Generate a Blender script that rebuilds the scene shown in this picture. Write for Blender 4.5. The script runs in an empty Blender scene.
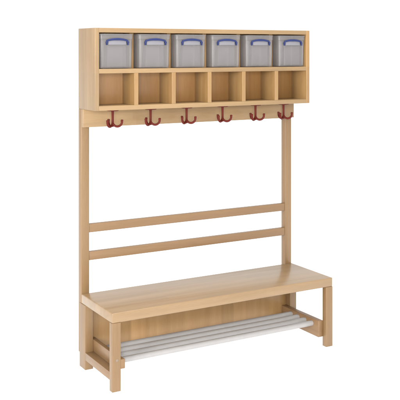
import bpy, bmesh, math, random
from mathutils import Vector, Matrix
random.seed(4)
S = bpy.context.scene
C = S.collection
CM = 0.01

# ------------------------------------------------------------------ materials
def new_mat(name):
    m = bpy.data.materials.new(name); m.use_nodes = True
    nt = m.node_tree
    return m, nt, nt.nodes['Principled BSDF']

def wood(name, axis, tint=(1, 1, 1), rough=0.42, stave=0.045, coat=0.1, vary=.09):
    """pale lacquered beech: long grain along one axis, glued staves, fine pores"""
    m, nt, P = new_mat(name)
    N = nt.nodes.new; L = nt.links.new
    tc = N('ShaderNodeTexCoord'); oi = N('ShaderNodeObjectInfo')
    off = N('ShaderNodeVectorMath'); off.operation = 'SCALE'; off.inputs[0].default_value = (7.3, 3.1, 5.7)
    L(oi.outputs['Random'], off.inputs['Scale'])
    add = N('ShaderNodeVectorMath'); add.operation = 'ADD'
    L(tc.outputs['Object'], add.inputs[0]); L(off.outputs[0], add.inputs[1])
    def mapped(long, cross):
        mp = N('ShaderNodeMapping')
        s = [cross] * 3; s[axis] = long
        mp.inputs['Scale'].default_value = s
        L(add.outputs[0], mp.inputs['Vector'])
        return mp.outputs[0]
    # broad figure
    n1 = N('ShaderNodeTexNoise'); n1.inputs['Scale'].default_value = 1; n1.inputs['Detail'].default_value = 5
    n1.inputs['Distortion'].default_value = .6
    L(mapped(1.6, 26), n1.inputs['Vector'])
    # fine pores
    n2 = N('ShaderNodeTexNoise'); n2.inputs['Scale'].default_value = 1; n2.inputs['Detail'].default_value = 3
    L(mapped(26, 620), n2.inputs['Vector'])
    # glued staves : random tone per strip
    vor = N('ShaderNodeTexVoronoi'); vor.inputs['Scale'].default_value = 1; vor.inputs['Randomness'].default_value = 0.35
    vor.distance = 'CHEBYCHEV'
    L(mapped(2.2, 1 / stave), vor.inputs['Vector'])
    sep = N('ShaderNodeSeparateColor'); L(vor.outputs['Color'], sep.inputs[0])
    r = N('ShaderNodeValToRGB')
    base = (0.262, 0.156, 0.068)
    def c(f, g=1.0, b=1.0): return (base[0]*tint[0]*f, base[1]*tint[1]*f*g, base[2]*tint[2]*f*b, 1)
    r.color_ramp.elements[0].position = .28; r.color_ramp.elements[0].color = c(.88, .97, .93)
    r.color_ramp.elements[1].position = .72; r.color_ramp.elements[1].color = c(1.10, 1.02, 1.06)
    L(n1.outputs['Fac'], r.inputs['Fac'])
    # stave brightness
    mr = N('ShaderNodeMapRange'); mr.inputs['To Min'].default_value = 1-vary; mr.inputs['To Max'].default_value = 1+vary
    L(sep.outputs[0], mr.inputs['Value'])
    mr2 = N('ShaderNodeMapRange'); mr2.inputs['From Min'].default_value = .3; mr2.inputs['From Max'].default_value = .7
    mr2.inputs['To Min'].default_value = .93; mr2.inputs['To Max'].default_value = 1.055
    L(n2.outputs['Fac'], mr2.inputs['Value'])
    mul = N('ShaderNodeMath'); mul.operation = 'MULTIPLY'
    L(mr.outputs[0], mul.inputs[0]); L(mr2.outputs[0], mul.inputs[1])
    vm = N('ShaderNodeVectorMath'); vm.operation = 'SCALE'
    L(r.outputs[0], vm.inputs[0]); L(mul.outputs[0], vm.inputs['Scale'])
    L(vm.outputs[0], P.inputs['Base Color'])
    P.inputs['Roughness'].default_value = rough
    P.inputs['Coat Weight'].default_value = coat; P.inputs['Coat Roughness'].default_value = .16
    bp = N('ShaderNodeBump'); bp.inputs['Strength'].default_value = .06; bp.inputs['Distance'].default_value = .0006
    L(n2.outputs['Fac'], bp.inputs['Height']); L(bp.outputs[0], P.inputs['Normal'])
    return m

W_X = wood('beech_rail', 0, (.735, .715, .75), vary=0)                 # the frame: slightly redder beech
W_Y = wood('beech_stretcher', 1, (.735, .715, .75), vary=0)
W_Z = wood('beech_post', 2, (.74, .745, .77), vary=0)
W_TOP = wood('beech_seat', 0, (.90, .97, 1.10), rough=.34, stave=.06, coat=.25, vary=.05)
W_PANEL = wood('beech_panel', 2, (1.0, .97, .86), stave=.07)
C_X = wood('beech_cabinet_board', 0, (.91, .975, 1.03), vary=.05)          # the cabinet: yellower boards
C_Z = wood('beech_cabinet_upright', 2, (.86, .95, 1.10), vary=.04)
C_DIV = wood('beech_bounce_tint', 2, (.97, .96, .86), vary=.05)  # warm bounce light between the compartment walls mixed into the tint
C_BACK = wood('beech_back_bounce_tint', 2, (.97, .84, .64), stave=.08)  # deep tint carries the light bouncing inside the cabinet

def simple(name, col, rough, metallic=0, noise=.06, scale=60, bump=0, **kw):
    m, nt, P = new_mat(name)
    N = nt.nodes.new; L = nt.links.new
    tc = N('ShaderNodeTexCoord'); n = N('ShaderNodeTexNoise'); n.inputs['Scale'].default_value = scale
    n.inputs['Detail'].default_value = 4
    L(tc.outputs['Object'], n.inputs['Vector'])
    r = N('ShaderNodeValToRGB')
    r.color_ramp.elements[0].position = .3; r.color_ramp.elements[0].color = tuple(x*(1-noise) for x in col)+(1,)
    r.color_ramp.elements[1].position = .7; r.color_ramp.elements[1].color = tuple(x*(1+noise) for x in col)+(1,)
    L(n.outputs['Fac'], r.inputs['Fac']); L(r.outputs[0], P.inputs['Base Color'])
    P.inputs['Roughness'].default_value = rough; P.inputs['Metallic'].default_value = metallic
    if bump:
        b = N('ShaderNodeBump'); b.inputs['Strength'].default_value = bump; b.inputs['Distance'].default_value = .0004
        L(n.outputs['Fac'], b.inputs['Height']); L(b.outputs[0], P.inputs['Normal'])
    for k, v in kw.items(): P.inputs[k.replace('_', ' ')].default_value = v
    return m

ALU = simple('silver_lacquered_tube', (.315, .305, .30), .36, metallic=.08, noise=.03, scale=40)
RED = simple('dark_red_plastic', (.082, .0085, .0045), .42, noise=.08, scale=120, bump=.05, Specular_IOR_Level=.13)
BLUE = simple('blue_plastic', (.016, .025, .09), .45, noise=.06, scale=90, Specular_IOR_Level=.25)
CAP = simple('grey_cap', (.20, .165, .125), .5, Specular_IOR_Level=.2)
CLEAR = simple('clear_plastic', (.265, .25, .25), .22, noise=.03, scale=25, Alpha=.29)
LID = simple('clear_lid_plastic', (.26, .255, .265), .25, noise=.03, scale=25, Alpha=.45)
LABELM = simple('frosted_plastic', (.21, .205, .225), .5, noise=.02, Alpha=.8, Specular_IOR_Level=.2)
# floor : made-up translucent white sheet, lit from below so no shadows show (half reflects, half lets light through)
FLOOR, nt, P = new_mat('backlit_white_sheet')
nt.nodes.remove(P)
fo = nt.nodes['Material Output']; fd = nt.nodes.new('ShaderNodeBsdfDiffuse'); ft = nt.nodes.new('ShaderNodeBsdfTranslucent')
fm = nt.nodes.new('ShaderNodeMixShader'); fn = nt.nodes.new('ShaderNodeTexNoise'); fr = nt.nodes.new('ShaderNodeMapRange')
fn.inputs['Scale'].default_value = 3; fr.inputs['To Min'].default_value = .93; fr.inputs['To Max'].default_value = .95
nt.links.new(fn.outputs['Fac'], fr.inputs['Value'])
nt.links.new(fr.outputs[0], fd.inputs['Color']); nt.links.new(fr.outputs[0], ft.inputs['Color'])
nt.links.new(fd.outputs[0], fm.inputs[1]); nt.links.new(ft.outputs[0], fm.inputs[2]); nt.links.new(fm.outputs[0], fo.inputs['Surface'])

# ------------------------------------------------------------------ mesh helpers (dimensions in centimetres)
def bm_box(bm, x0, x1, y0, y1, z0, z1):
    vs = [bm.verts.new((x, y, z)) for x in (x0, x1) for y in (y0, y1) for z in (z0, z1)]
    for f in ((0,1,3,2), (4,6,7,5), (0,4,5,1), (2,3,7,6), (0,2,6,4), (1,5,7,3)):
        bm.faces.new([vs[i] for i in f])

def bm_tube(bm, pts, r, seg=16, caps=True, round_end=False):
    """tube along a list of points; r a number or a list"""
    pts = [Vector(p) for p in pts]; n = len(pts)
    rr = r if isinstance(r, (list, tuple)) else [r]*n
    up = Vector((0.13, 0.97, 0.21)).normalized()
    rings = []; prev = None
    for i, p in enumerate(pts):
        t = (pts[min(i+1, n-1)] - pts[max(i-1, 0)]).normalized()
        if prev is None:
            a = t.cross(up)
            if a.length < .1: a = t.cross(Vector((1, 0, 0)))
            a.normalize()
        else:
            a = (prev - t*prev.dot(t)).normalized()
        prev = a; b = t.cross(a)
        rings.append([bm.verts.new(p + (a*math.cos(2*math.pi*k/seg) + b*math.sin(2*math.pi*k/seg))*rr[i]) for k in range(seg)])
    for i in range(n-1):
        for k in range(seg):
            bm.faces.new((rings[i][k], rings[i][(k+1) % seg], rings[i+1][(k+1) % seg], rings[i+1][k]))
    if caps:
        bm.faces.new(rings[0][::-1]); bm.faces.new(rings[-1])

def finish(name, bm, mat, parent, origin, bevel=0, seg=3, smooth=False, wn=True):
    """link a bmesh (cm, world positions) as one object whose origin is at `origin` (cm)"""
    bmesh.ops.recalc_face_normals(bm, faces=bm.faces[:])
    if bevel:
        bmesh.ops.bevel(bm, geom=[e for e in bm.edges if e.calc_face_angle(0) > .6], offset=bevel, segments=seg,
                        profile=.5, affect='EDGES', clamp_overlap=True)
    o3 = Vector(origin)
    for v in bm.verts: v.co = (v.co - o3)*CM
    me = bpy.data.meshes.new(name); bm.to_mesh(me); bm.free()
    me.materials.append(mat)
    if smooth or bevel:
        for p in me.polygons: p.use_smooth = True
        me.set_sharp_from_angle(angle=math.radians(50 if smooth else 35))
    o = bpy.data.objects.new(name, me); C.objects.link(o)
    if parent is not None:
        o.parent = parent
        o.location = o3*CM - world_loc(parent)
    else:
        o.location = o3*CM
    return o

def world_loc(o):
    l = Vector(o.location)
    while o.parent: o = o.parent; l += Vector(o.location)
    return l

def board(name, x0, x1, y0, y1, z0, z1, mat, parent, bevel=.22):
    bm = bmesh.new(); bm_box(bm, x0, x1, y0, y1, z0, z1)
    return finish(name, bm, mat, parent, ((x0+x1)/2, (y0+y1)/2, z0), bevel)

def empty(name, loc, label, cat, group=None):
    e = bpy.data.objects.new(name, None); C.objects.link(e); e.location = Vector(loc)*CM
    e.empty_display_size = .05
    e['label'] = label; e['category'] = cat
    if group: e['group'] = group
    return e

# ------------------------------------------------------------------ dimensions (cm), x along the bench, y away from the viewer
WD = 115.0; T = 1.98; H = 151.26
YC = -15.4; YB = 3.46
Z_CB = 115.3                       # underside of the cabinet
Z_SH = 133.45                      # top of the middle shelf
HB, HT = 28.55, 32.7               # seat board
YF = -33.64                        # front of the bench
LW, LD = 3.88, 2.9
PITCH = (WD - T)/6
Z_ST0, Z_ST1 = 4.4, 7.75

root = empty('cloakroom_bench', (WD/2, -15, 0),
             'pale beech cloakroom bench with shelf cabinet on top, red hooks and silver shoe rack rods', 'coat rack bench')

# --- bench
board('seat', 0, WD, YF, 0, HB, HT, W_TOP, root, bevel=.38)
board('leg', 0, LW, YF, YF+LD, 0, HB-.02, W_Z, root, .16)
board('leg', WD-LW, WD, YF, YF+LD, 0, HB-.02, W_Z, root, .16)
board('leg', 0, LW, -4.35, 2.2, 0, HB-.02, W_Z, root, .16)
board('leg', WD-LW, WD, -4.35, 2.2, 0, HB-.02, W_Z, root, .16)
board('stretcher', .04, LW-.04, YF+LD, -4.35, Z_ST0, Z_ST1, W_Y, root, .12)
board('stretcher', WD-LW+.04, WD-.04, YF+LD, -4.35, Z_ST0, Z_ST1, W_Y, root, .12)
bm = bmesh.new()                   # left holder, its front end cut back underneath
prof = [(YF, 9.15), (YF, 13.05), (-1.0, 13.05), (-1.0, 6.6), (-26, 6.6), (-26, 9.15)]
a = [bm.verts.new((LW, y, z)) for y, z in prof]; b = [bm.verts.new((LW+1.95, y, z)) for y, z in prof]
bm.faces.new(a); bm.faces.new(b[::-1])
for i in range(6): bm.faces.new((a[i], a[(i+1) % 6], b[(i+1) % 6], b[i]))
finish('rod_holder', bm, W_Y, root, (LW+1, -17, 9.15), .2)
board('rod_holder', WD-LW-2.8, WD-LW, YF+LD-.45, -1.0, 4.45, 12.2, W_Y, root, .2)
board('back_panel', LW, WD-LW, -1.0, .9, 6.2, HB-.02, W_PANEL, root, .1)

# screw cap on the front leg
bm = bmesh.new(); bm_tube(bm, [(LW*.56, YF+.3, 13.0), (LW*.56, YF-.05, 13.0), (LW*.56, YF-.09, 13.0)], [.55, .55, .45], 20)
finish('screw_cap', bm, CAP, root, (LW*.56, YF, 13.0), smooth=True)

# --- shoe rack rods
for k in range(4):
    y = -9.3 - 5.6*k
    bm = bmesh.new()
    x0, x1 = LW+1.95, WD-LW-2.8
    r = 1.27
    bm_tube(bm, [(x0, y, 10.0), (x0+.2, y, 10.0), (x1-.2, y, 10.0), (x1, y, 10.0)], r, 32)
    finish('rod', bm, ALU, root, ((x0+x1)/2, y, 10.0), smooth=True)

# --- uprights with a rebated lower end lapped behind the back legs
def upright(x0, x1):
    bm = bmesh.new()
    prof = [(0, HB), (0, Z_CB), (YB, Z_CB), (YB, 6.2), (2.2, 6.2), (2.2, HB)]
    a = [bm.verts.new((x0, y, z)) for y, z in prof]; b = [bm.verts.new((x1, y, z)) for y, z in prof]
    bm.faces.new(a); bm.faces.new(b[::-1])
    for i in range(6): bm.faces.new((a[i], a[(i+1) % 6], b[(i+1) % 6], b[i]))
    finish('upright', bm, W_Z, root, ((x0+x1)/2, YB/2, 6.2), .2)
upright(0, 3.84); upright(WD-3.84, WD)

# --- back rails and the hook rail
board('backrest_rail', 3.84, WD-3.84, .25, 2.6, 59.7, 63.45, W_X, root, .2)
board('backrest_rail', 3.84, WD-3.84, .25, 2.6, 47.2, 51.0, W_X, root, .2)
board('packing_block', WD-7.6, WD, -2.25, 0, 107.3, Z_CB, W_Z, root, .12)
board('hook_rail', 0, WD-7.63, -2.25, 0, 107.2, Z_CB, C_X, root, .15)

# --- cabinet : carcass mesh, shelf and dividers as sub-parts
bm = bmesh.new()
def add_beveled(bm, *a, bev=.14):
    b2 = bmesh.new(); bm_box(b2, *a)
    bmesh.ops.recalc_face_normals(b2, faces=b2.faces[:])
    bmesh.ops.bevel(b2, geom=b2.edges[:], offset=bev, segments=2, profile=.5, affect='EDGES')
    me = bpy.data.meshes.new('tmp'); b2.to_mesh(me); b2.free(); bm.from_mesh(me); bpy.data.meshes.remove(me)
add_beveled(bm, T, WD-T, -2.9, -.9, Z_CB+T, H-T, bev=.05)
def sub(bm, name, mat, parent, origin):
    return finish(name, bm, mat, parent, origin, smooth=False)
cab = finish('cabinet', bm, C_BACK, root, (WD/2, -6, Z_CB), smooth=True)
board('top_panel', T, WD-T, YC, YB, H-T, H, C_X, cab, .12)
board('bottom_panel', T, WD-T, YC, YB, Z_CB, Z_CB+T, C_X, cab, .12)
board('shelf', T, WD-T, YC+.03, -2.9, Z_SH-T, Z_SH, C_X, cab, .12)
board('side_panel', 0, T, YC, YB, Z_CB, H, C_Z, cab, .14)
board('side_panel', WD-T, WD, YC, YB, Z_CB, H, C_DIV, cab, .14)  # whole panel takes the inner walls' bounce tint
for k in range(1, 6):
    x = T/2 + PITCH*k
    board('divider', x-T/2, x+T/2, YC+.03, -2.9, Z_CB+T, Z_SH-T, C_DIV, cab, .12)
    board('divider', x-T/2, x+T/2, YC+5, -2.9, Z_SH, H-T, C_DIV, cab, .1)

# --- coat hooks: round plate under the cabinet, stem, three curled arms
def coat_hook(x, y, turn):
    z0 = Z_CB
    bm = bmesh.new()
    zc = 109.9; R = 2.05
    # stem
    bm_tube(bm, [(x, y, z0-.5), (x, y, z0-1.1), (x, y, 112), (x, y, 109), (x, y, 108.1), (x, y, 107.7)], [.75, .55, .5, .52, .58, .35], 20)
    for a in (90, 210, 330):
        t = math.radians(a+turn); d = Vector((math.cos(t), math.sin(t), 0))
        pts = []; rad = []
        for i in range(15):
            u = math.pi*(1 - i/14*1.06)
            pts.append(Vector((x, y, zc)) + d*(R + R*math.cos(u)) + Vector((0, 0, -R*math.sin(u))))
            rad.append(.5)
        # stretch the first leg of the arm into the stem, swell the tip
        pts += [pts[-1] + Vector((0, 0, .25)) + d*.06, pts[-1] + Vector((0, 0, .48)) + d*.1, pts[-1] + Vector((0, 0, .62)) + d*.1]
        rad += [.57, .55, .35]
        rad[-4] = .54
        bm_tube(bm, pts, rad, 16)
    hk = finish('coat_hook', bm, RED, root, (x, y, 107.5), smooth=True)
    bm = bmesh.new()
    bm_tube(bm, [(x, y, z0), (x, y, z0-.15), (x, y, z0-.4), (x, y, z0-.55)], [2.55, 2.65, 2.65, 2.4], 40)
    finish('mounting_plate', bm, RED, hk, (x, y, z0-.8), smooth=True)
for x in (10.4, 29.1, 47.7, 67.2, 85.9, 102.5):
    coat_hook(x, -10.8, 2)

# ------------------------------------------------------------------ storage boxes
BW, BD, BH = 16.25, 11.6, 15.5       # outer size at the rim, height with lid
def rrect(w, d, r, n=5):
    pts = []
    for cx, cy, a0 in ((w/2-r, d/2-r, 0), (-w/2+r, d/2-r, 90), (-w/2+r, -d/2+r, 180), (w/2-r, -d/2+r, 270)):
        for i in range(n+1):
            a = math.radians(a0 + 90*i/n); pts.append((cx + r*math.cos(a), cy + r*math.sin(a)))
    return pts
def loft(bm, rings, close_first=False, close_last=False):
    R = [[bm.verts.new((x, y, z)) for x, y in pts] for pts, z in rings]
    n = len(R[0])
    for a, b in zip(R, R[1:]):
        for i in range(n): bm.faces.new((a[i], a[(i+1) % n], b[(i+1) % n], b[i]))
    if close_first: bm.faces.new(R[0][::-1])
    if close_last: bm.faces.new(R[-1])

def storage_box(cx, label):
    yc = YC + .45 + BD/2; z = Z_SH
    e = empty('storage_box', (cx, yc, z), label, 'storage box', 'clear plastic boxes in the upper compartments')
    loc = Vector((cx, yc, z))
    def place(bm): 
        for v in bm.verts: v.co += loc
    # open shell: outside up, over the rim, inside down
    bm = bmesh.new(); w0, d0 = BW-1.05, BD-1.0
    loft(bm, [(rrect(w0-.8, d0-.8, .9), 0), (rrect(w0, d0, 1.1), .35), (rrect(BW-.75, BD-.75, 1.1), BH-2.6),
              (rrect(BW-.15, BD-.15, 1.2), BH-2.45), (rrect(BW-.1, BD-.1, 1.2), BH-.75),
              (rrect(BW-.45, BD-.45, 1.1), BH-.72), (rrect(BW-.75, BD-.75, 1.0), BH-2.6), (rrect(w0-.4, d0-.4, .9), .5)], True, True)
    # raised vertical band in the front wall and two corner ribs
    yf = -(BD-.75)/2
    def slab(x0, x1, z0, z1, out=.16):
        f0 = -(d0/2 + (BD-.75-d0)/2*z0/(BH-2.6)); f1 = -(d0/2 + (BD-.75-d0)/2*z1/(BH-2.6))
        vs = [bm.verts.new(p) for p in ((x0, f0, z0), (x1, f0, z0), (x1, f1, z1), (x0, f1, z1),
                                        (x0+.12, f0-out, z0+.15), (x1-.12, f0-out, z0+.15), (x1-.12, f1-out, z1-.1), (x0+.12, f1-out, z1-.1))]
        for f in ((4,5,6,7), (0,1,5,4), (1,2,6,5), (2,3,7,6), (3,0,4,7)): bm.faces.new([vs[i] for i in f])
    slab(-4.6, 4.6, .8, BH-4.9); slab(-6.9, -6.1, .8, BH-3); slab(6.1, 6.9, .8, BH-3)
    place(bm)
    body = finish('box_body', bm, CLEAR, e, tuple(loc), smooth=True)
    # lid with a stepped top
    bm = bmesh.new()
    loft(bm, [(rrect(BW+.05, BD+.05, 1.2), BH-.7), (rrect(BW+.1, BD+.1, 1.2), BH-.35), (rrect(BW-.2, BD-.2, 1.1), BH-.2),
              (rrect(BW-1.6, BD-1.6, 1.0), BH-.2), (rrect(BW-1.9, BD-1.9, 1.0), BH-.45)], True, True)
    place(bm)
    finish('lid', bm, LID, e, (loc.x, loc.y, loc.z+BH-.7), smooth=True)
    # pale catch plate under the handle
    bm = bmesh.new()
    ff = -BD/2
    bm_box(bm, -4.3, 4.3, ff-.35, ff+.1, BH-5.0, BH-2.9)
    bmesh.ops.bevel(bm, geom=bm.edges[:], offset=.12, segments=2, profile=.5, affect='EDGES')
    place(bm)
    finish('catch_plate', bm, LABELM, e, (loc.x, loc.y+ff, loc.z+BH-5), smooth=True)
    # blue clip handle: flattened arch with down-turned ends and pivots
    bm = bmesh.new()
    prof = []
    for i in range(25):
        u = -1 + 2*i/24; xx = u*4.75
        prof.append((xx, BH-2.55 - 0.62*abs(u)**2.4))
    prof = [(-5.06, BH-5.1), (-5.1, BH-4.4), (-5.04, BH-3.65)] + prof + [(5.04, BH-3.65), (5.1, BH-4.4), (5.06, BH-5.1)]
    rings = []
    n = len(prof)
    for i, (px, pz) in enumerate(prof):
        ax, az = prof[max(0, i-1)]; bx, bz = prof[min(n-1, i+1)]
        tx, tz = bx-ax, bz-az; l = math.hypot(tx, tz); nx, nz = -tz/l, tx/l
        u = abs(px)/5.3
        h = (.54 - .18*u) if 3 <= i < n-3 else .30
        y0, y1 = ff-.75, ff-.1
        rings.append([bm.verts.new((px+nx*h, y0+.12, pz+nz*h)), bm.verts.new((px+nx*h*.7, y0, pz+nz*h*.7)),
                      bm.verts.new((px-nx*h*.7, y0, pz-nz*h*.7)), bm.verts.new((px-nx*h, y0+.12, pz-nz*h)),
                      bm.verts.new((px-nx*h, y1, pz-nz*h)), bm.verts.new((px+nx*h, y1, pz+nz*h))])
    for a, b in zip(rings, rings[1:]):
        for k in range(6): bm.faces.new((a[k], a[(k+1) % 6], b[(k+1) % 6], b[k]))
    bm.faces.new(rings[0]); bm.faces.new(rings[-1][::-1])
    for sx in (-1, 1):
        bm_tube(bm, [(sx*5.03, ff-.85, BH-3.9), (sx*5.03, ff-.8, BH-3.9), (sx*5.03, ff, BH-3.9)], [.35, .45, .45], 14)
    place(bm)
    finish('handle', bm, BLUE, e, (loc.x, loc.y+ff, loc.z+BH-4), smooth=True)
    return e

for k, w in enumerate(['in the leftmost upper compartment',
                       'in the second upper compartment from the left',
                       'in the third upper compartment from the left',
                       'in the third upper compartment from the right',
                       'in the second upper compartment from the right',
                       'in the rightmost upper compartment']):
    storage_box(T/2 + PITCH*(k+.5) + (.22, .05, -.03, .04, .08, .28)[k], 'clear plastic box with blue handle ' + w)

# ------------------------------------------------------------------ setting
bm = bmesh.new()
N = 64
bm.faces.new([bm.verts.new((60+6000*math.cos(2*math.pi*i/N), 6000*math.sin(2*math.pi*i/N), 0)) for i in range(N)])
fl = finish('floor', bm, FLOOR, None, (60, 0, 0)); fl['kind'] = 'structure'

# ------------------------------------------------------------------ light
w = bpy.data.worlds.new('World'); S.world = w; w.use_nodes = True
bg = w.node_tree.nodes['Background']; bg.inputs[0].default_value = (1, 1, 1, 1); bg.inputs[1].default_value = 1

wn = w.node_tree.nodes; wl = w.node_tree.links
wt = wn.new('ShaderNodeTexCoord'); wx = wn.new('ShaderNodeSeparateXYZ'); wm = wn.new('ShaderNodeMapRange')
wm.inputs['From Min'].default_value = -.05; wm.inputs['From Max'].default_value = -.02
wm.inputs['To Min'].default_value = 2.3; wm.inputs['To Max'].default_value = 1.06      # added light from below to clear the floor shadows, plain white above
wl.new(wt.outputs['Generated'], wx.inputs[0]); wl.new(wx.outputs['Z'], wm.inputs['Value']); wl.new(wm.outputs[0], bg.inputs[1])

def area(name, loc, target, size, power, col=(1, 1, 1)):
    l = bpy.data.lights.new(name, 'AREA'); l.shape = 'RECTANGLE'; l.size, l.size_y = size; l.energy = power; l.color = col
    o = bpy.data.objects.new(name, l); C.objects.link(o); o.location = loc
    o.rotation_euler = (Vector(target)-Vector(loc)).to_track_quat('-Z', 'Y').to_euler()
    return o
area('front_fill', (-1.9, -4.6, 1.6), (.6, -.1, .8), (1.3, 1.3), 210, (1, .985, .96))  # unseen fill, added to brighten the compartments
area('side_fill', (-4.2, -2.8, 1.9), (.5, -.1, .8), (1.4, 1.4), 200, (1, .985, .96))  # unseen fill, added to lift left-facing sides and inner walls
area('overhead_fill', (.3, -1.3, 4.2), (.6, -.2, .3), (2.2, 1.6), 110, (1, .99, .975))  # unseen fill from above, added to brighten the seat

# ------------------------------------------------------------------ camera (level, lens shifted down)
cam = bpy.data.cameras.new('camera'); co = bpy.data.objects.new('camera', cam); C.objects.link(co)
co.location = (-1.47674, -3.63754, 1.41629)
co.rotation_euler = (math.pi/2, 0, -.521)
cam.sensor_width = 36; cam.lens = 871.046/400*36
cam.shift_y = (50.085-200)/400
cam.clip_end = 300
S.camera = co
S.view_settings.view_transform = 'Standard'; S.view_settings.look = 'None'
S.view_settings.exposure = 0; S.view_settings.gamma = 1
